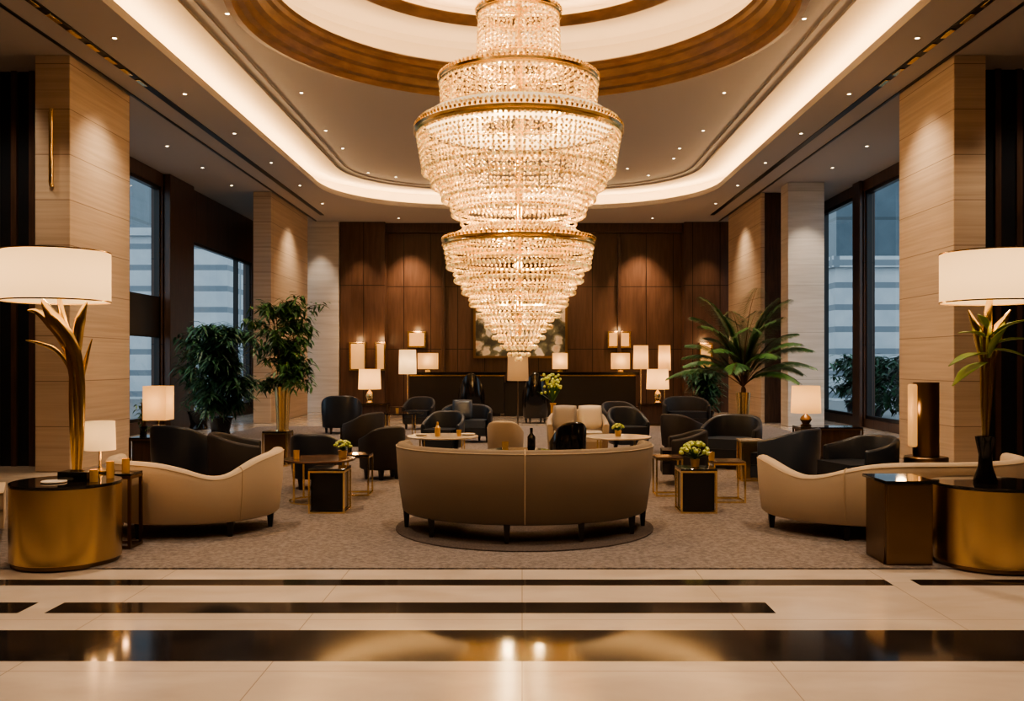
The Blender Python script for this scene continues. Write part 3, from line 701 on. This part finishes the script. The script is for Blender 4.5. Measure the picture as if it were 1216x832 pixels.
# ------------------------------------------------------------ PLANTS
def vase_geo(h,r): return G().lathe([(.001,0),(r*.75,0),(r*.8,.02),(r*.7,h*.3),(r*.85,h*.8),(r,h),(r*.85,h),(r*.7,h*.85),(.001,h*.85)],36)
def tree(X,Y,h0,r0,crown,ztop,zbot,n,m,label,pot=M_goldp,ls=.17,lw=.045,trunks=3,pname='potted_tree',z0=.012):
    e=root(pname,label,'plant',(X,Y,z0)); vase_geo(h0,r0).obj('pot',pot,e)
    g=G(); tips=[]
    for i in range(trunks):
        a=2*PI*i/trunks+.4; pr=[(0,0,h0*.8)]
        for k_ in range(1,6):
            t=k_/5; pr.append((crown*.30*t*math.cos(a)+random.uniform(-.02,.02),crown*.3*t*math.sin(a),h0*.8+(ztop-h0*.8)*.85*t))
        g.tube(pr,[.02-.014*q/5 for q in range(6)],6)
        for k_ in range(1,6):
            for s in range(4):
                a2=random.uniform(0,2*PI); L=crown*random.uniform(.3,.62); b0=Vector(pr[k_]); tip=b0+Vector((math.cos(a2)*L,math.sin(a2)*L,random.uniform(-.1,.3)))
                if tip.z<zbot: tip.z=zbot+.05
                g.tube([b0,(b0+tip)/2+Vector((0,0,.07)),tip],[.006,.005,.002],4); tips.append((b0,tip))
    g.obj('trunk',M_trunk,e)
    g=G()
    for i in range(n):
        b0,tip=random.choice(tips); t=random.uniform(.25,1.05); c=b0.lerp(tip,t)+Vector((random.gauss(0,.05),random.gauss(0,.05),.06*4*t*(1-t)+random.gauss(0,.05)))
        a=random.uniform(0,2*PI); dv=Vector((math.cos(a),math.sin(a),random.uniform(-.7,.4)))
        g.leaf(c,dv,ls*random.uniform(.7,1.3),lw*random.uniform(.8,1.3),random.uniform(.1,.5),ns=3)
    o=g.obj('foliage',m,e); o['kind']='stuff'
    return e
tree(WX(334,16.5),16.6,1.05,.15,.90,2.60,.95,2800,M_leaf,'leafy indoor tree in tall gold vase')
tree(WX(262,18.4),18.4,.4,.25,.95,2.25,.35,3400,M_leafd,'dense dark green potted shrub by window',pot=M_black,ls=.26,lw=.05)
tree(WX(236,20.6),20.6,.4,.25,.6,2.1,.35,1200,M_leafd,'dense dark green potted shrub by window',pot=M_black,ls=.22,lw=.05)
tree(WX(838,21.4),21.4,.35,.22,.6,1.35,.3,900,M_leafd,'low green potted shrub',pot=M_black,ls=.22,lw=.06)
tree(WX(165,12.4),12.54,.12,.06,.08,.30,.1,80,M_leaf,'small green plant in pot on side table',pot=M_black,ls=.06,lw=.03,z0=.513)
for X,Y in ((10.0,26.6),(11.0,30.5),(9.6,22.6)):
    tree(X,Y,.5,.4,1.3,1.9,.4,1100,M_leafd,'dark green garden shrub in planter outside the window',pot=M_black,ls=.3,lw=.09,z0=-.25,pname='garden_shrub')
def palm(X,Y,h0,r0,nf,L0,label,ztr):
    e=root('potted_palm',label,'plant',(X,Y,.012)); vase_geo(h0,r0).obj('pot',M_goldp,e)
    g=G().tube([(0,0,h0*.85),(.01,0,(h0+ztr)/2),(0,0,ztr)],[.04,.045,.03],8); 
    gl=G()
    for i in range(nf):
        u=i/nf; a=i*2.39996; el=R(86-50*u**1.3); L=L0*random.uniform(.85,1.05)*(1-.42*u); d0=Vector((math.cos(a)*math.cos(el),math.sin(a)*math.cos(el),math.sin(el)))
        hd=Vector((math.cos(a),math.sin(a),0)); pts=[]
        for k_ in range(11):
            t=k_/10; pts.append(Vector((0,0,ztr))+d0*L*t+hd*.22*L*t*t+Vector((0,0,-(.26+.3*u)*L*t**2.6)))
        g.tube(pts,[.009-.007*q/10 for q in range(11)],5)
        for k_ in range(14,70):
            t=k_/70; q=t*10; i0=int(q); p=pts[i0].lerp(pts[min(10,i0+1)],q-i0); tg=(pts[min(10,i0+1)]-pts[i0]).normalized()
            sd=tg.cross(Vector((0,0,1)))
            sd=sd.normalized() if sd.length>.01 else Vector((1,0,0))
            ll=(.28*math.sin(PI*min(.98,.12+.85*t))+.06)*L/1.7
            for s in (1,-1):
                gl.leaf(p,sd*s*.8+tg*.7+Vector((0,0,-.1)),ll,.026,.35,ns=3)
    g.obj('trunk',M_trunk,e); o=gl.obj('fronds',M_leaf,e); o['kind']='stuff'; return e
palm(WX(884,16.5),16.6,.95,.13,32,2.35,'tall feathery palm in slim gold vase',1.05)
def flowers(X,Y,z,r,label,pot=M_glassy,hp=.08,rp=.05,ml=M_lime,tall=False):
    e=root('flower_arrangement',label,'flowers',(X,Y,z)); G().lathe([(.001,0),(rp*.8,0),(rp,hp),(rp*.8,hp),(.001,hp*.6)],24).obj('vase',pot,e)
    g=G(); gg=G()
    for i in range(46):
        a=random.uniform(0,2*PI); ph=random.uniform(.0,1.3); c=Vector((r*math.cos(a)*math.cos(ph),r*math.sin(a)*math.cos(ph),hp+r*.35+r*.8*math.sin(ph)))
        rr=r*random.uniform(.12,.2)
        g.add([(c.x+q.x*rr,c.y+q.y*rr,c.z+q.z*rr) for q in ico],fi)
        gg.leaf((0,0,hp*.9),c-Vector((0,0,hp*.9)),r*random.uniform(.8,1.2),r*.25,.2,ns=3)
    g.obj('blossoms',ml,e)['kind']='stuff'; gg.obj('leaves',M_leaf,e)['kind']='stuff'
flowers(WX(827,9.2),9.28,.455,.14,'lime green flower bunch in low glass vase on black table')
flowers(WX(407,9.95),9.95,.475,.09,'lime yellow flower bunch in small vase on coffee table')
flowers(WX(734,12.9),12.9,.472,.08,'small green flower bunch on marble table')
d=15.6
e=root('flower_arrangement','tall white and green flower arrangement in slim vase','flowers',(WX(657,d),d+.1,.012))
G().lathe([(.001,0),(.09,0),(.05,.3),(.04,.75),(.06,.8),(.001,.78)],24).obj('vase',M_glassy,e)
g=G();gg=G()
for i in range(60):
    a=random.uniform(0,2*PI); q_=random.uniform(0,.2); zz=random.uniform(.95,1.28); c=Vector((q_*math.cos(a),q_*math.sin(a),zz)); rr=.028
    g.add([(c.x+q.x*rr,c.y+q.y*rr,c.z+q.z*rr) for q in ico],fi); gg.leaf((0,0,.8),c-Vector((0,0,.8)),.36,.05,.1,ns=3)
g.obj('blossoms',M_lime,e)['kind']='stuff'; gg.obj('leaves',M_leaf,e)['kind']='stuff'

# ------------------------------------------------------------ SMALL THINGS
def votive(X,Y,z,r,h,lb='amber glass votive candle, lit'):
    e=root('votive_candle',lb,'candle',(X,Y,z)); G().lathe([(.001,0),(r,0),(r,h),(r-.005,h),(r-.006,h*.8)],20).obj('glass_cup',M_glassy,e)
    G().cyl(0,0,.01,h*.95,r*.55,14).obj('candle',M_candle,e)
    light('flame_light','POINT',(0,0,h+.05),.8,(1,.5,.2),.02,e)
z=.613
votive(WX(113,6.9),6.88,z,.03,.09); votive(WX(124,7.),7.1,z,.028,.13); votive(-3.2,7.48,z,.03,.11)
e=G().cbox(0,0,.035,.22,.16,.07).obj('box',M_black,bevel=.006); e.location=(WX(93,7),6.98,z); tag(e,'small black lacquered box on brass table','box')
e=G().cyl(0,0,0,.012,.09,32,e=.004).obj('saucer',M_white); e.location=(WX(60,6.8),6.85,z); tag(e,'small ivory saucer on brass table','dish')
def glass(X,Y,z,lb='small amber glass tumbler on table'):
    o=G().lathe([(.001,0),(.03,0),(.035,.09),(.031,.09),(.027,.01),(.001,.01)],20).obj('tumbler',M_glassy); o.location=(X,Y,z); tag(o,lb,'glass')
glass(WX(352,9.9),9.9,.472); glass(WX(845,9.9),9.9,.452); glass(WX(600,9.2),9.2,.622); glass(WX(470,18),18.2,.512); glass(WX(545,12.9),12.9,.472)
def bottle(X,Y,z,h,m,lb):
    o=G().lathe([(.001,0),(.035,0),(.04,h*.1),(.04,h*.6),(.015,h*.75),(.015,h),(.001,h)],20).obj('bottle',m); o.location=(X,Y,z); tag(o,lb,'bottle')
bottle(WX(631,9.3),9.3,.622,.22,M_black,'black glass bottle on round table')
bottle(WX(520,12.9),12.85,.472,.2,M_glassy,'amber glass bottle on marble table')
for px,dd in ((556,13.1),(500,13.0)):
    o=G().lathe([(.001,0),(.06,0),(.10,.02),(.095,.024),(.06,.006),(.001,.006)],28).obj('plate',M_white); o.location=(WX(px,dd),dd,.472); tag(o,'ivory plate on marble table','plate','plates on marble table')

# ------------------------------------------------------------ LIGHTS
WARM=(1,.79,.57)
for X,Y,tx,ty in ((-5.25,13.4,-6.2,13.6),(5.0,13.4,5.9,13.6),(-5.25,24.5,-6.2,24.6),(5.0,24.5,5.9,24.6)):
    light('column_spot','SPOT',(X,Y,5.6),320,(1,.74,.48),.06,None,(tx,ty,2.0),95,1.)
light('column_spot','SPOT',(-6.0,11.2,5.6),150,(1,.74,.48),.06,None,(-6.42,12.66,2.2),60,.9)
light('column_spot','SPOT',(5.8,11.2,5.6),150,(1,.74,.48),.06,None,(6.1,12.66,2.2),60,.9)
for X,p in ((-3.4,900),(3.6,900),(-1.0,420),(1.3,420)): light('wall_spot','SPOT',(X,27.2,5.6),p,(1,.65,.38),.05,None,(X,28.2,2.6),66,.95)
light('painting_fill_spot','SPOT',(.0,26.6,5.6),520,(1,.75,.5),.05,None,(0,28.2,2.7),40,.8)  # added fill to brighten the painting, no fixture stands here
light('wall_spot','SPOT',(-4.8,26.8,5.6),300,(1,.66,.38),.05,None,(-4.8,27.7,2.6),50,.8)
light('wall_spot','SPOT',(5.5,26.8,5.6),220,(1,.66,.38),.05,None,(5.5,27.7,2.6),50,.8)
light('wall_spot','SPOT',(-6.0,26.9,5.6),170,(1,.8,.6),.05,None,(-6.0,27.6,2.6),50,.8)
light('wall_spot','SPOT',(6.6,20.6,5.6),220,(1,.8,.6),.05,None,(6.6,21.6,2.6),60,.8)
light('wall_spot','SPOT',(-6.6,16.5,5.6),560,WARM,.1,None,(-6.8,18.2,0),120,1)
light('wall_spot','SPOT',(6.4,16.5,5.6),560,WARM,.1,None,(6.6,18.2,0),120,1)
light('wall_spot','SPOT',(-7.2,12.0,5.6),140,WARM,.1,None,(-7.3,13.4,2.5),80,1)
light('wall_spot','SPOT',(7.1,12.0,5.6),140,WARM,.1,None,(7.2,13.3,2.5),80,1)
for X,Y,p in ((-3.4,8.,640),(3.3,8.,640),(0,7.0,480),(-3.4,3.4,500),(3.4,3.4,500),(0,3.4,440),(0,16.5,680),(-3,13.5,680),(3,13.5,680),(-3,20,640),(3,20,640),(0,23,640)):
    light('ceiling_spot','SPOT',(X,Y,6.1 if abs(X)<4 else 5.6),p,WARM,.15,None,(X,Y+.01,0),105,1.)

w=bpy.data.worlds.new('w'); SC.world=w; w.use_nodes=True
w.node_tree.nodes['Background'].inputs[0].default_value=(.62,.73,.82,1); w.node_tree.nodes['Background'].inputs[1].default_value=2.0
cd=bpy.data.cameras.new('camera'); cam=bpy.data.objects.new('camera',cd); COL.objects.link(cam)
cam.location=(0,0,H); cam.rotation_euler=(R(90),0,0); cd.sensor_width=36; cd.lens=F/1216*36
cd.shift_x=-12/1216; cd.shift_y=14/1216; cd.clip_end=300
SC.camera=cam
